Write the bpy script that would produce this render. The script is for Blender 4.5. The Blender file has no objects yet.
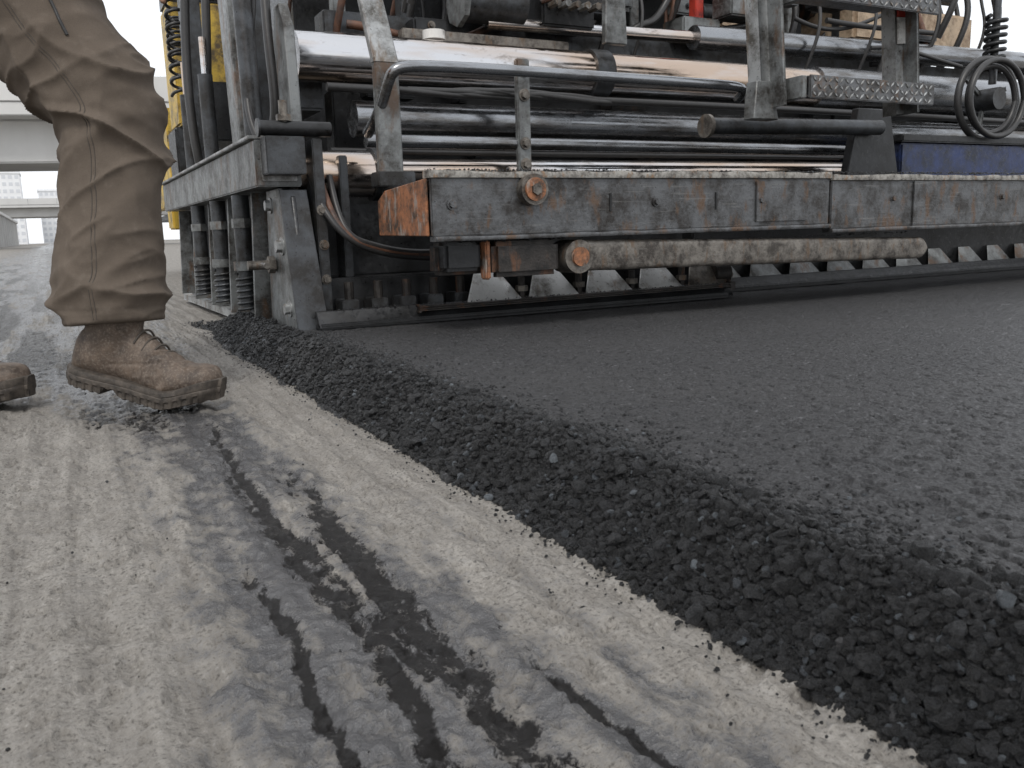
import bpy, bmesh, math, random
import numpy as np
from mathutils import Matrix, Vector
from mathutils.bvhtree import BVHTree
random.seed(7); rng=np.random.default_rng(7)
scene=bpy.context.scene

# ------------------------------------------------------------------ noise
def _h(ix,iy,iz):
    n=(ix.astype(np.int64)*374761393+iy.astype(np.int64)*668265263+iz.astype(np.int64)*2147483647+1013)&0xffffffff
    n=((n^(n>>13))*1274126177)&0xffffffff
    n=((n^(n>>15))*2246822519)&0xffffffff
    return ((n^(n>>16))&0xffffff)/float(0xffffff)
def vn(x,y,z=None):
    if z is None:
        x,y=np.broadcast_arrays(x,y); ix,iy=np.floor(x),np.floor(y); fx,fy=x-ix,y-iy
        fx=fx*fx*(3-2*fx);fy=fy*fy*(3-2*fy); zz=np.zeros_like(ix)
        return (_h(ix,iy,zz)*(1-fx)+_h(ix+1,iy,zz)*fx)*(1-fy)+(_h(ix,iy+1,zz)*(1-fx)+_h(ix+1,iy+1,zz)*fx)*fy
    x,y,z=np.broadcast_arrays(x,y,z)
    ix,iy,iz=np.floor(x),np.floor(y),np.floor(z)
    fx,fy,fz=x-ix,y-iy,z-iz
    fx=fx*fx*(3-2*fx);fy=fy*fy*(3-2*fy);fz=fz*fz*(3-2*fz)
    def c(a,b,d): return _h(ix+a,iy+b,iz+d)
    x00=c(0,0,0)*(1-fx)+c(1,0,0)*fx; x10=c(0,1,0)*(1-fx)+c(1,1,0)*fx
    x01=c(0,0,1)*(1-fx)+c(1,0,1)*fx; x11=c(0,1,1)*(1-fx)+c(1,1,1)*fx
    return (x00*(1-fy)+x10*fy)*(1-fz)+(x01*(1-fy)+x11*fy)*fz
def fbm(x,y,z=None,o=4):
    s=0;a=.5;t=0
    for i in range(o):
        k=2.03**i
        s=s+a*vn(x*k+i*17.3,y*k+i*9.1,None if z is None else z*k+i*5.7); t+=a; a*=.5
    return s/t
def sstep(a,b,x):
    t=np.clip((x-a)/(b-a),0,1); return t*t*(3-2*t)

# ------------------------------------------------------------------ materials
class NT:
    def __init__(s,name):
        s.m=bpy.data.materials.new(name); s.m.use_nodes=True
        s.t=s.m.node_tree; s.n=s.t.nodes; s.l=s.t.links
        s.b=s.n['Principled BSDF']
        s.tc=s.n.new('ShaderNodeTexCoord'); s.co=s.tc.outputs['Object']
    def mapn(s,scale):
        m=s.n.new('ShaderNodeMapping'); m.inputs['Scale'].default_value=scale; s.l.new(s.co,m.inputs[0]); return m.outputs[0]
    def noise(s,scale,detail=5,rough=.6,stretch=None,dist=0):
        t=s.n.new('ShaderNodeTexNoise'); t.inputs['Scale'].default_value=scale; t.inputs['Detail'].default_value=min(detail,5)
        t.inputs['Roughness'].default_value=rough; t.inputs['Distortion'].default_value=dist
        s.l.new(s.mapn(stretch) if stretch else s.co,t.inputs['Vector']); return t.outputs['Fac']
    def vor(s,scale,feature='F1',stretch=None):
        t=s.n.new('ShaderNodeTexVoronoi'); t.feature=feature; t.inputs['Scale'].default_value=scale
        s.l.new(s.mapn(stretch) if stretch else s.co,t.inputs['Vector']); return t
    def ramp(s,fac,stops):
        r=s.n.new('ShaderNodeValToRGB'); e=r.color_ramp.elements
        while len(e)<len(stops): e.new(.5)
        for i,(p,c) in enumerate(stops):
            e[i].position=p
            e[i].color=(c,c,c,1) if not isinstance(c,(tuple,list)) else (*c,1)
        s.l.new(fac,r.inputs[0]); return r.outputs[0]
    def mix(s,fac,a,b,mode='MIX'):
        m=s.n.new('ShaderNodeMix'); m.data_type='RGBA'; m.blend_type=mode
        for sock,v in ((m.inputs[0],fac),(m.inputs[6],a),(m.inputs[7],b)): s.put(sock,v)
        return m.outputs[2]
    def put(s,sock,v):
        if isinstance(v,(int,float)):
            sock.default_value=v if sock.type=='VALUE' else (v,v,v,1)
        elif isinstance(v,(tuple,list)): sock.default_value=(*v,1) if len(v)==3 else v
        else: s.l.new(v,sock)
    def math(s,op,a,b=0,clamp=False):
        m=s.n.new('ShaderNodeMath'); m.operation=op; m.use_clamp=clamp
        s.put(m.inputs[0],a); s.put(m.inputs[1],b); return m.outputs[0]
    def attr(s,name):
        a=s.n.new('ShaderNodeAttribute'); a.attribute_name=name; return a.outputs['Fac']
    def bump(s,h,strength=.5,dist=.002,prev=None):
        b=s.n.new('ShaderNodeBump'); b.inputs['Strength'].default_value=strength; b.inputs['Distance'].default_value=dist
        s.l.new(h,b.inputs['Height'])
        if prev: s.l.new(prev,b.inputs['Normal'])
        return b.outputs[0]
    def out(s,color=None,rough=None,metal=None,normal=None,spec=None):
        for k,v in (('Base Color',color),('Roughness',rough),('Metallic',metal),('Normal',normal),('Specular IOR Level',spec)):
            if v is not None: s.put(s.b.inputs[k],v)
        return s.m

def metal(name,base,dirt=(.02,.018,.016),rust=None,amt=.5,rough=.45,metallic=.3,sc=9,bumpy=.3,scratch=.0):
    t=NT(name)
    n1=t.noise(sc,5,.72); n2=t.noise(sc*7,5,.75); n3=t.noise(sc*1.7,5,.65,(1,1,.35))
    col=t.mix(t.ramp(n1,[(.60-amt*.4,0),(.72-amt*.2,1)]),base,dirt)
    if rust: col=t.mix(t.ramp(n3,[(.55,0),(.65,.85)]),col,rust)
    dust=tuple(min(1,c*1.35+.03) for c in base)
    col=t.mix(t.ramp(n2,[(.54,0),(.75,.5)]),col,dust)
    col=t.mix(t.ramp(n2,[(.28,.7),(.40,0)]),col,tuple(c*.5 for c in dirt))
    if scratch>0:
        n4=t.noise(60,4,.6,(.12,.12,2.5)); col=t.mix(t.ramp(n4,[(.62,0),(.68,scratch)]),col,(.32,.31,.29))
    r=t.ramp(n2,[(.3,max(.08,rough-.15)),(.7,min(1,rough+.25))])
    return t.out(col,r,metallic,t.bump(n2,bumpy,.002,t.bump(n1,bumpy,.004)))
M={}
M['dark']=metal('dark_steel',(.075,.080,.086),(.03,.028,.026),None,.5,.36,.5)
M['black']=metal('black_steel',(.028,.029,.031),(.013,.013,.013),None,.5,.36,.3)  # base lightened to stand in for haze over the machine
M['grey']=metal('grey_paint_worn',(.20,.21,.21),(.045,.042,.038),(.11,.065,.038),.46,.38,.25,scratch=.2)
M['lgrey']=metal('light_grey_steel',(.38,.39,.39),(.085,.08,.07),(.15,.11,.075),.40,.34,.4,scratch=.2)
M['plate']=metal('bright_stiffener_plate',(.52,.52,.51),(.16,.15,.135),(.20,.15,.11),.25,.34,.3,scratch=.2)
M['walk']=metal('walkway_steel',(.13,.133,.137),(.042,.038,.035),(.13,.08,.05),.46,.34,.55,14,.5,scratch=.25)
M['walktop']=metal('walkway_dusty_edge',(.36,.345,.315),(.07,.06,.052),(.26,.16,.09),.44,.7,.1,30,.8)
M['rust']=metal('rusted_orange_end',(.36,.15,.07),(.055,.04,.03),(.30,.27,.24),.5,.65,.1,22,.6)
M['rustdk']=metal('rusty_black_steel',(.045,.039,.035),(.012,.011,.010),(.13,.062,.033),.5,.42,.3,14,.7)
M['tread']=metal('worn_tread',(.22,.20,.175),(.06,.052,.045),(.15,.10,.065),.5,.38,.5,20,.6,scratch=.2)
M['yellow']=metal('yellow_paint',(.60,.40,.06),(.10,.07,.035),None,.42,.45,.0)
M['tan']=metal('tan_panel',(.52,.40,.28),(.2,.13,.08),None,.35,.5,.1)
M['blue']=metal('blue_panel',(.018,.034,.11),(.012,.015,.026),None,.5,.3,.2)
M['red']=metal('red_paint',(.50,.05,.03),(.1,.02,.02),None,.3,.5,0)
M['white']=metal('white_paint',(.66,.65,.62),(.2,.18,.16),None,.3,.5,0)
M['copper']=metal('brown_rubber_hose',(.13,.06,.035),(.04,.025,.02),None,.4,.5,0)
def rubber():
    t=NT('black_rubber'); n=t.noise(60,4)
    return t.out(t.mix(n,(.015,.015,.016),(.045,.043,.041)),.4,0,t.bump(n,.3,.001))
M['rubber']=rubber()
def chrome():
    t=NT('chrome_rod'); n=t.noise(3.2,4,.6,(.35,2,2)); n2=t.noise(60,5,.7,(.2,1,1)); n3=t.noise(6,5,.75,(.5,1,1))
    c=t.mix(t.ramp(n,[(.42,0),(.60,.85)]),(.60,.60,.61),(.50,.37,.27))  # tan reflection painted into the base colour as noise streaks
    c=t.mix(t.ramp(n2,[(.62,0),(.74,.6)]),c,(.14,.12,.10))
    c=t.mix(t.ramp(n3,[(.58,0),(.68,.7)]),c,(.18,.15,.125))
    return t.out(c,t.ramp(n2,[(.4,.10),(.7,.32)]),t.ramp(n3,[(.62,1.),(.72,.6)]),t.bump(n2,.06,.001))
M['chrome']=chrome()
def dullrod():
    t=NT('dark_polished_tube'); n=t.noise(7,5,.7,(.4,2,2)); n2=t.noise(50,5,.7,(.3,1,1))
    c=t.mix(t.ramp(n,[(.45,0),(.65,1)]),(.30,.31,.325),(.12,.11,.10))
    return t.out(c,t.ramp(n2,[(.4,.16),(.7,.42)]),.9,t.bump(n2,.1,.001))
M['tube']=dullrod()

# ------------------------------------------------------------------ geometry helpers
def empty(name,loc=(0,0,0)):
    e=bpy.data.objects.new(name,None); scene.collection.objects.link(e); e.location=loc; return e
def finish(bm,name,mat,parent=None,sharp=35,smooth=True):
    bm.normal_update()
    for f in bm.faces: f.smooth=smooth
    if smooth:
        for e in bm.edges:
            if len(e.link_faces)==2 and e.calc_face_angle(0)>math.radians(sharp): e.smooth=False
    me=bpy.data.meshes.new(name); bm.to_mesh(me); bm.free()
    o=bpy.data.objects.new(name,me); scene.collection.objects.link(o)
    if mat: me.materials.append(mat if not isinstance(mat,str) else M[mat])
    if parent: o.parent=parent
    return o
def box(name,x0,x1,y0,y1,z0,z1,mat,parent,bev=.003):
    bm=bmesh.new(); bmesh.ops.create_cube(bm,size=1)
    for v in bm.verts: v.co=Vector(((x0+x1)/2+v.co.x*(x1-x0),(y0+y1)/2+v.co.y*(y1-y0),(z0+z1)/2+v.co.z*(z1-z0)))
    if bev: bmesh.ops.bevel(bm,geom=bm.edges[:],offset=min(bev,.3*min(abs(x1-x0),abs(y1-y0),abs(z1-z0))),segments=2,affect='EDGES')
    return finish(bm,name,mat,parent)
def beam(name,p0,p1,w,h,mat,parent,up=(0,0,1),bev=.002):
    p0=Vector(p0);p1=Vector(p1);d=(p1-p0);L=d.length;d.normalize();u=Vector(up)
    s=d.cross(u).normalized();u=s.cross(d)
    bm=bmesh.new(); bmesh.ops.create_cube(bm,size=1)
    c=(p0+p1)/2
    for v in bm.verts: v.co=c+d*v.co.x*L+s*v.co.y*w+u*v.co.z*h
    if bev: bmesh.ops.bevel(bm,geom=bm.edges[:],offset=min(bev,.45*min(w,h)),segments=3,affect='EDGES')
    bmesh.ops.recalc_face_normals(bm,faces=bm.faces[:])
    return finish(bm,name,mat,parent)
def cyl(name,p0,p1,r,mat,parent,r2=None,seg=28,bev=.0):
    p0=Vector(p0);p1=Vector(p1);d=p1-p0
    bm=bmesh.new(); bmesh.ops.create_cone(bm,cap_ends=True,segments=seg,radius1=r,radius2=r if r2 is None else r2,depth=d.length)
    q=d.to_track_quat('Z','Y').to_matrix().to_4x4()
    bmesh.ops.transform(bm,matrix=Matrix.Translation((p0+p1)/2)@q,verts=bm.verts[:])
    return finish(bm,name,mat,parent)
def prism(name,pts,vec,mat,parent,bev=.002):
    bm=bmesh.new(); vs=[bm.verts.new(p) for p in pts]; f=bm.faces.new(vs)
    r=bmesh.ops.extrude_face_region(bm,geom=[f]); nv=[g for g in r['geom'] if isinstance(g,bmesh.types.BMVert)]
    bmesh.ops.translate(bm,vec=vec,verts=nv); bmesh.ops.recalc_face_normals(bm,faces=bm.faces[:])
    if bev: bmesh.ops.bevel(bm,geom=bm.edges[:],offset=bev,segments=1,affect='EDGES')
    return finish(bm,name,mat,parent)
def hose(name,pts,r,mat,parent,closed=False,res=10):
    cu=bpy.data.curves.new(name,'CURVE'); cu.dimensions='3D'; cu.bevel_depth=r; cu.bevel_resolution=4; cu.resolution_u=res; cu.use_fill_caps=True
    sp=cu.splines.new('NURBS'); sp.points.add(len(pts)-1)
    for i,p in enumerate(pts): sp.points[i].co=(*p,1)
    sp.order_u=min(4,len(pts)); sp.use_endpoint_u=True
    o=bpy.data.objects.new(name,cu); scene.collection.objects.link(o); cu.materials.append(M[mat]); o.parent=parent; return o
def coil(name,p0,p1,R,r,turns,mat,parent):
    p0=Vector(p0);p1=Vector(p1);d=(p1-p0);L=d.length;q=d.to_track_quat('Z','Y')
    n=int(turns*10); pts=[]
    for i in range(n+1):
        a=2*math.pi*turns*i/n; pts.append(p0+q@Vector((R*math.cos(a),R*math.sin(a),L*i/n)))
    return hose(name,pts,r,mat,parent,res=3)
def bolt(p,axis,r,mat,parent):
    a=Vector(axis).normalized()
    cyl('washer',Vector(p),Vector(p)+a*.004,r*1.5,mat,parent,seg=16); cyl('bolt_head',Vector(p)+a*.004,Vector(p)+a*(.004+r*.9),r,mat,parent,seg=6)
def mesh_np(name,V,F,mat,parent=None,attrs=None,smooth=True):
    me=bpy.data.meshes.new(name); k=F.shape[1]
    me.vertices.add(len(V)); me.vertices.foreach_set('co',V.astype(np.float32).ravel())
    me.loops.add(F.size); me.loops.foreach_set('vertex_index',F.astype(np.int32).ravel())
    me.polygons.add(len(F)); me.polygons.foreach_set('loop_start',np.arange(0,F.size,k,dtype=np.int32))
    me.polygons.foreach_set('use_smooth',np.full(len(F),smooth))
    me.update(calc_edges=True)
    for n,a in (attrs or {}).items():
        at=me.attributes.new(n,'FLOAT','POINT'); at.data.foreach_set('value',a.astype(np.float32).ravel())
    o=bpy.data.objects.new(name,me); scene.collection.objects.link(o); me.materials.append(mat)
    if parent: o.parent=parent
    return o
def gridF(nx,ny):
    i=np.arange(nx-1)[None,:]+np.arange(ny-1)[:,None]*nx; i=i.ravel()
    return np.stack([i,i+1,i+nx+1,i+nx],1)
def geo(a,first,ratio,end):
    out=[];x=a;d=first
    s=1 if end>a else -1
    while (end-x)*s>0: x+=d*s; out.append(x); d*=ratio
    return out

# ------------------------------------------------------------------ GROUND
CAM=(-.637,-2.591,.33)
xs=sorted(geo(-1.3,.0035,1.05,-700))+list(np.arange(-1.3,-.10,.0024))+geo(-.10,.006,1.06,700)
ys=sorted(geo(-2.5,.004,1.05,-400))
y=-2.5
while y<900:
    ys.append(y); d=max(.42,abs(y-CAM[1])); y+=d*(.0045 if y<.5 else .012 if y<10 else .03)
xs=np.array(xs);ys=np.array(ys)
X,Y=np.meshgrid(xs,ys); X=X.ravel();Y=Y.ravel()
fade=1/(1+np.maximum(0,np.hypot(X+.6,Y+1.5)-2.5)*.6)
wob=.03*(fbm(X*3,Y*.9)-.5)*2
ph=(X+wob)*2*np.pi/.060+2.2*fbm(X*2,Y*.6)
rid=1-np.abs(np.sin(ph/2))*2
ridamp=sstep(.35,.62,fbm(X*3.1+4,Y*1.1+7))*.7+.3
h=.0040*rid*ridamp
h=h+.012*(fbm(X*4,Y*1.7)-.5)+.007*(fbm(X*24,Y*7,o=3)-.5)+.0065*(fbm(X*38,Y*30,o=4)-.5)
h=h+.0034*(fbm(X*150,Y*150,o=2)-.5)
pit=fbm(X*60+3,Y*50+8,o=3); h=h-.0050*sstep(.60,.70,pit)
stn=fbm(X*80+31,Y*76+18,o=2); h=h+.0018*sstep(.66,.76,stn)
xc=np.interp(Y,[-2.6,-2.2,-1.5,-.9,-.3,.5,2,12],[-.42,-.425,-.435,-.47,-.60,-.85,-1.0,-.9])
w=np.interp(Y,[-2.6,-2.2,-1.5,-.9,-.3,.5,2,12],[.150,.14,.11,.095,.20,.45,.65,.9])
wet=np.exp(-((X-xc)/w)**2)
nst=fbm(X*26+2,Y*3.0,o=5); s2=fbm(X*70,Y*40,o=4)
film=np.clip(wet*.82+(nst-.5)*1.7+(s2-.5)*1.3,0,1)*sstep(.03,.3,wet)
thick=np.zeros_like(X)
for (c0,c1,ww,ya,yb) in ((-.383,-.395,.019,-3,-1.25),(-.44,-.445,.011,-3,-1.2),(-.335,-.35,.006,-3,-1.85),(-.505,-.50,.007,-3,-1.55),(-.41,-.43,.010,-2.1,-.85),(-.47,-.52,.04,-1.05,-.60),(-.56,-.60,.035,-.95,-.5)):
    c=np.interp(Y,[-2.3,-1.4],[c0,c1])+.026*(fbm(Y*2.6+c0*50,Y*0,o=5)-.5)*2
    env=sstep(ya,ya+.1,Y)*(1-sstep(yb-.45,yb,Y))
    tt=np.exp(-((X-c)/ww)**2)*env*(.38+.95*fbm(Y*9+c0*90,X*9,o=3))
    thick=np.maximum(thick,tt)
thick=np.clip(thick+(fbm(X*120,Y*60,o=4)-.5)*1.45*sstep(.02,.2,thick),0,1)
far=sstep(-.5,.3,Y)*wet
thick=np.maximum(thick,sstep(.50,.72,fbm(X*11+5,Y*1.2+2,o=5)+.10*far)*far*.8)
tkh=sstep(.35,.6,thick)
h=h-.004*tkh*(Y<-.3)
h=h*(1-.3*tkh)
h=h*fade
h=np.where(np.abs(X)>40,-.0,h)
def gm():
    t=NT('milled_concrete_ground')
    film=t.attr('film'); th=t.attr('thick')
    big=t.noise(2.2,5,.65); mid=t.noise(30,5,.75); fine=t.noise(240,5,.8)
    lon=t.noise(3,5,.75,(14,1.2,1))
    col=t.mix(t.ramp(mid,[(.34,0),(.66,1)]),(.225,.209,.186),(.335,.316,.288))
    col=t.mix(t.ramp(lon,[(.38,.75),(.60,0)]),col,(.15,.138,.123))
    col=t.mix(t.ramp(big,[(.38,.45),(.6,0)]),col,(.185,.172,.154))
    col=t.mix(t.ramp(fine,[(.36,.9),(.47,0)]),col,(.075,.069,.062))
    col=t.mix(t.ramp(fine,[(.56,0),(.70,.55)]),col,(.48,.46,.43))
    vc=t.vor(125); sp=t.ramp(vc.outputs['Distance'],[(.14,1),(.26,0)])
    col=t.mix(t.math('MULTIPLY',sp,t.ramp(big,[(.42,0),(.58,.75)])),col,(.06,.056,.05))
    br=t.math('SUBTRACT',t.math('ADD',mid,fine),1.)
    thin=t.ramp(t.math('ADD',film,t.math('MULTIPLY',br,1.6)),[(.22,0),(.85,1)])
    tk=t.ramp(t.math('ADD',th,t.math('MULTIPLY',br,1.1)),[(.32,0),(.56,1)])
    col=t.mix(t.math('MULTIPLY',thin,.84),col,(.034,.035,.040))
    col=t.mix(tk,col,(.0065,.005,.0042))
    r=t.mix(thin,.8,.20); r=t.mix(tk,r,t.ramp(fine,[(.35,.05),(.65,.18)]))
    hgt=t.math('ADD',mid,t.math('MULTIPLY',fine,.5))
    b1=t.bump(hgt,.75,.005); b2=t.bump(hgt,1.,.009)
    nm=t.n.new('ShaderNodeMix'); nm.data_type='VECTOR'; t.l.new(tk,nm.inputs[0]); t.l.new(b1,nm.inputs[4]); t.l.new(b2,nm.inputs[5])
    return t.out(col,r,0,nm.outputs[1],t.mix(tk,t.mix(thin,.3,.95),.6))
ground=mesh_np('ground',np.stack([X,Y,h],1),gridF(len(xs),len(ys)),gm(),attrs={'film':film,'thick':thick})

# ------------------------------------------------------------------ ASPHALT MAT
MZ=.062
def prof(X,Y):
    lat=.026*(fbm(Y*3.2,Y*0+2,o=3)-.5)*2+.020*(fbm(Y*14,Y*0+9,o=3)-.5)*2
    t=(X+.192+lat)/.105
    z=(MZ+.008)*sstep(-.05,1,t)
    z=np.where(t>1,MZ+.008*np.exp(-(t-1)*1.6),z)
    z=z+np.where((t>0),.018*(fbm(X*26,Y*22,o=3)-.5)*np.clip(1.9-t,0,1),0)
    yf=1-sstep(.35,1.05,Y)
    z=np.where(t<=0,-.012,z)
    return z*np.where(z>0,yf,1)-.01*(1-yf)
xm=np.array(list(np.arange(-.215,.9,.0029))+geo(.9,.0035,1.025,4.62))
ym=sorted(geo(-2.5,.004,1.03,-14))
y=-2.5
while y<1.1:
    ym.append(y); y+=max(.42,abs(y-CAM[1]))*.0055
ym=np.array(ym)
X,Y=np.meshgrid(xm,ym);X=X.ravel();Y=Y.ravel()
z=prof(X,Y)
inner=sstep(-.09,.0,X)
z=z+(.0034*(1-inner)+.0021)*(fbm(X*140,Y*140,o=3)-.5)*2+.003*(fbm(X*9,Y*9,o=3)-.5)
z=z-.004*sstep(.58,.70,fbm(X*78+5,Y*78+1,o=3))*(.4+.6*sstep(.9,-.05,X))
z=np.where((Y>.32)&(X>-.02),-.02,z)
def mm():
    t=NT('fresh_asphalt_mat')
    f=t.noise(240,5,.85); v=t.vor(190); m=t.noise(90,5,.8); big=t.noise(3,4,.6)
    col=t.mix(t.ramp(f,[(.36,0),(.66,1)]),(.020,.020,.021),(.095,.095,.098))
    col=t.mix(t.ramp(m,[(.37,1),(.47,0)]),col,(.005,.005,.005))
    col=t.mix(t.ramp(v.outputs['Color'],[(.84,0),(.95,.6)]),col,(.20,.20,.208))
    col=t.mix(t.ramp(big,[(.4,0),(.7,.2)]),col,(.09,.088,.086))
    h=t.math('ADD',f,t.math('SUBTRACT',t.math('MULTIPLY',m,1.4),t.math('MULTIPLY',v.outputs['Distance'],.8)))
    return t.out(col,t.ramp(f,[(.3,.52),(.7,.30)]),0,t.bump(h,1.,.0055),.5)
mesh_np('asphalt_mat',np.stack([X,Y,z],1),gridF(len(xm),len(ym)),mm())

# ------------------------------------------------------------------ ROCKS
def ico(sub):
    bm=bmesh.new(); bmesh.ops.create_icosphere(bm,subdivisions=sub,radius=1)
    V=np.array([v.co[:] for v in bm.verts]); F=np.array([[v.index for v in f.verts] for f in bm.faces]); bm.free(); return V,F
I1=ico(1);I2=ico(2)
def rocks(P,S,base,flat=.85,tmax=1.):
    V0,F0=base; n=len(P); k=len(V0)
    V=np.repeat(V0[None],n,0)
    for _ in range(5):
        d=rng.normal(size=(n,3)); d/=np.linalg.norm(d,axis=1,keepdims=True)
        off=rng.uniform(.3,.75,(n,1)); dot=np.einsum('nkj,nj->nk',V,d)
        ex=np.maximum(0,dot-off); V=V-ex[...,None]*d[:,None,:]*.95
    V=V*(1+rng.uniform(-.14,.14,(n,k,1)))
    V=V*rng.uniform(.65,1.25,(n,1,3))
    q=rng.normal(size=(n,4)); q/=np.linalg.norm(q,axis=1,keepdims=True); a,b,c,d=q.T
    R=np.stack([1-2*(c*c+d*d),2*(b*c-a*d),2*(b*d+a*c),2*(b*c+a*d),1-2*(b*b+d*d),2*(c*d-a*b),2*(b*d-a*c),2*(c*d+a*b),1-2*(b*b+c*c)],1).reshape(n,3,3)
    V=np.einsum('nij,nkj->nki',R,V)
    V=V*S[:,None,None]*np.array([1,1,flat])+P[:,None,:]
    F=(F0[None]+(np.arange(n)*k)[:,None,None]).reshape(-1,3)
    return V.reshape(-1,3),F,np.repeat(rng.random(n)*tmax,k)
def rm():
    t=NT('loose_bitumen_aggregate'); a=t.attr('tint'); f=t.noise(340,5,.85)
    col=t.ramp(a,[(0,(.004,.004,.004)),(.75,(.010,.010,.0105)),(.94,(.018,.019,.021)),(.975,(.06,.068,.077)),(1,(.12,.135,.148))])
    col=t.mix(t.ramp(f,[(.53,0),(.73,.6)]),col,(.05,.053,.058))
    return t.out(col,t.ramp(f,[(.32,.08),(.62,.48)]),0,t.bump(f,1.,.005),.75)
RM=rm()
parts=[]
def place(n,y0,y1,smin,smax,base,mode='slope',bb=3.4,tmax=1.):
    y=rng.uniform(y0,y1,n)
    if mode=='slope': x=-.20+rng.beta(1.1,1.2,n)*.145
    elif mode=='edge': x=-.065+rng.exponential(.028,n)
    else: x=-.198-rng.exponential(.014,n)
    s=smin+(smax-smin)*rng.beta(1.0,bb,n)
    z=prof(x,y)
    z=np.maximum(z,0)+ (rng.uniform(-.3,1.1,n)*s if mode=='slope' else rng.uniform(-.55,.15,n)*s)
    if mode=='stray': z=s*.5+.001
    ok=~((y>-.22)&(x>-.035))
    if mode!='stray': ok&=(y<.35)|(rng.random(n)<np.clip((1.05-y)/.7,0,1))
    P=np.stack([x,y,z],1)[ok]; parts.append(rocks(P,s[ok],base,.85,tmax))
place(18500,-2.52,-1.3,.0022,.0092,I2)
place(300,-2.52,-.6,.008,.0115,I2,'slope',2.,.9)
place(11000,-1.3,1.0,.003,.0092,I1)
place(26000,-2.52,-1.0,.0012,.0032,I1)
place(5000,-3.6,-2.52,.004,.010,I1)
place(3600,-2.52,-1.2,.0016,.0052,I2,'edge')
place(1800,-1.2,-.25,.0022,.006,I1,'edge')
place(900,-2.5,1.0,.0012,.0040,I1,'stray')
Vs=[];Fs=[];As=[];o=0
for V,F,a in parts: Vs.append(V);Fs.append(F+o);As.append(a);o+=len(V)
mesh_np('loose_asphalt_aggregate',np.concatenate(Vs),np.concatenate(Fs),RM,attrs={'tint':np.concatenate(As)},smooth=False)
n=260; P=np.stack([rng.uniform(-1.6,-.25,n),rng.uniform(-2.3,1.5,n),np.full(n,.002)],1)
V,F,a=rocks(P,.001+.0035*rng.beta(1,5,n),I1); mesh_np('scattered_grit',V,F,RM,attrs={'tint':a},smooth=False)

# ------------------------------------------------------------------ PAVER
PV=empty('asphalt_paver')
def crumbs(name,x0,x1,y0,y1,z,n,s=.004):
    P=np.stack([rng.uniform(x0,x1,n),rng.uniform(y0,y1,n),np.full(n,z)+rng.uniform(-.001,.003,n)],1)
    V,F,a=rocks(P,s*(.4+rng.beta(1,3,n)),I1); mesh_np(name,V,F,RM,PV,attrs={'tint':a},smooth=False)
G=-.02
prism('gate_plate',[(G,-.18,.035),(G,2.15,.02),(G,2.15,.50),(G,.02,.46),(G,-.10,.44)],(.012,0,0),'dark',PV)
beam('gate_runner',(G-.01,-.2,.045),(G-.01,2.2,.03),.05,.03,'lgrey',PV)
box('gate_top_beam',G-.085,G+.045,-.06,2.2,.47,.60,'grey',PV,.004)
box('gate_top_flange',G-.10,G+.06,-.055,2.2,.602,.612,'lgrey',PV,.002)
box('gate_beam_end',G-.07,G+.03,-.068,-.0605,.485,.59,'lgrey',PV,.002)
prism('gate_corner_gusset',[(G-.012,-.17,.06),(G-.012,.16,.06),(G-.012,.10,.465),(G-.012,-.055,.465)],(-.014,0,0),'grey',PV)
for i,y in enumerate((.2,.62,1.05,1.5,1.95)):
    prism('gate_rib_%d'%i,[(G,y,.06),(G-.07,y,.06),(G-.05,y,.465),(G,y,.465)],(0,.012,0),'grey',PV)
prism('gate_end_flange',[(G-.03,-.185,.05),(G+.06,-.185,.05),(G+.05,-.075,.46),(G-.03,-.075,.46)],(0,-.012,0),'dark',PV)
for i,y in enumerate((.36,.80,1.3)):
    cyl('gate_spring_core',(G-.055,y,.10),(G-.055,y,.465),.028,'dark',PV)
    coil('gate_spring',(G-.055,y,.09),(G-.055,y,.21),.034,.005,6,'dark',PV)
    cyl('gate_spring_collar',(G-.055,y,.22),(G-.055,y,.25),.038,'grey',PV); cyl('gate_fitting',(G-.055,y,.36),(G-.055,y,.39),.036,'grey',PV,seg=6)
    if i:
        cyl('gate_cylinder',(G-.055,y+.02,.614),(G-.055,y+.02,.92),.026,'dark',PV)
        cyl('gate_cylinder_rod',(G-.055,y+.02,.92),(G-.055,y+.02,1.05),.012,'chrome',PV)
cyl('gate_clamp_bolt',(G-.03,.04,.245),(G-.11,.04,.245),.014,'tread',PV,seg=12); cyl('gate_clamp_bar',(G-.07,-.04,.245),(G-.07,.12,.245),.009,'tread',PV,seg=12); cyl('gate_clamp_nut',(G-.03,.04,.245),(G-.05,.04,.245),.026,'tread',PV,seg=6)
bolt((G-.026,-.06,.30),(-1,0,0),.018,'lgrey',PV); bolt((G-.026,.05,.42),(-1,0,0),.016,'lgrey',PV); bolt((G-.026,-.1,.12),(-1,0,0),.016,'lgrey',PV)
cyl('lock_pipe',(-.10,-.12,.625),(.10,-.12,.625),.021,'black',PV); cyl('lock_pipe_cap',(-.106,-.12,.625),(-.10,-.12,.625),.025,'dark',PV)
cyl('lock_stud',(-.03,-.12,.64),(-.03,-.12,.70),.012,'tread',PV,seg=14); cyl('lock_nut',(-.03,-.12,.645),(-.03,-.12,.662),.022,'tread',PV,seg=6); box('lock_base',-.09,.02,-.14,-.07,.50,.603,'dark',PV)
prism('lift_arm_plate',[(.02,-.02,.614),(.02,.13,.614),(.02,.14,.90),(.02,.10,1.0),(.02,.05,1.0),(.02,.0,.93)],(.03,0,0),'grey',PV,.004)
prism('lift_arm_plate_b',[(-.05,.40,.614),(-.05,.54,.614),(-.05,.62,1.35),(-.05,.48,1.35)],(.025,0,0),'grey',PV,.004)
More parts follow.
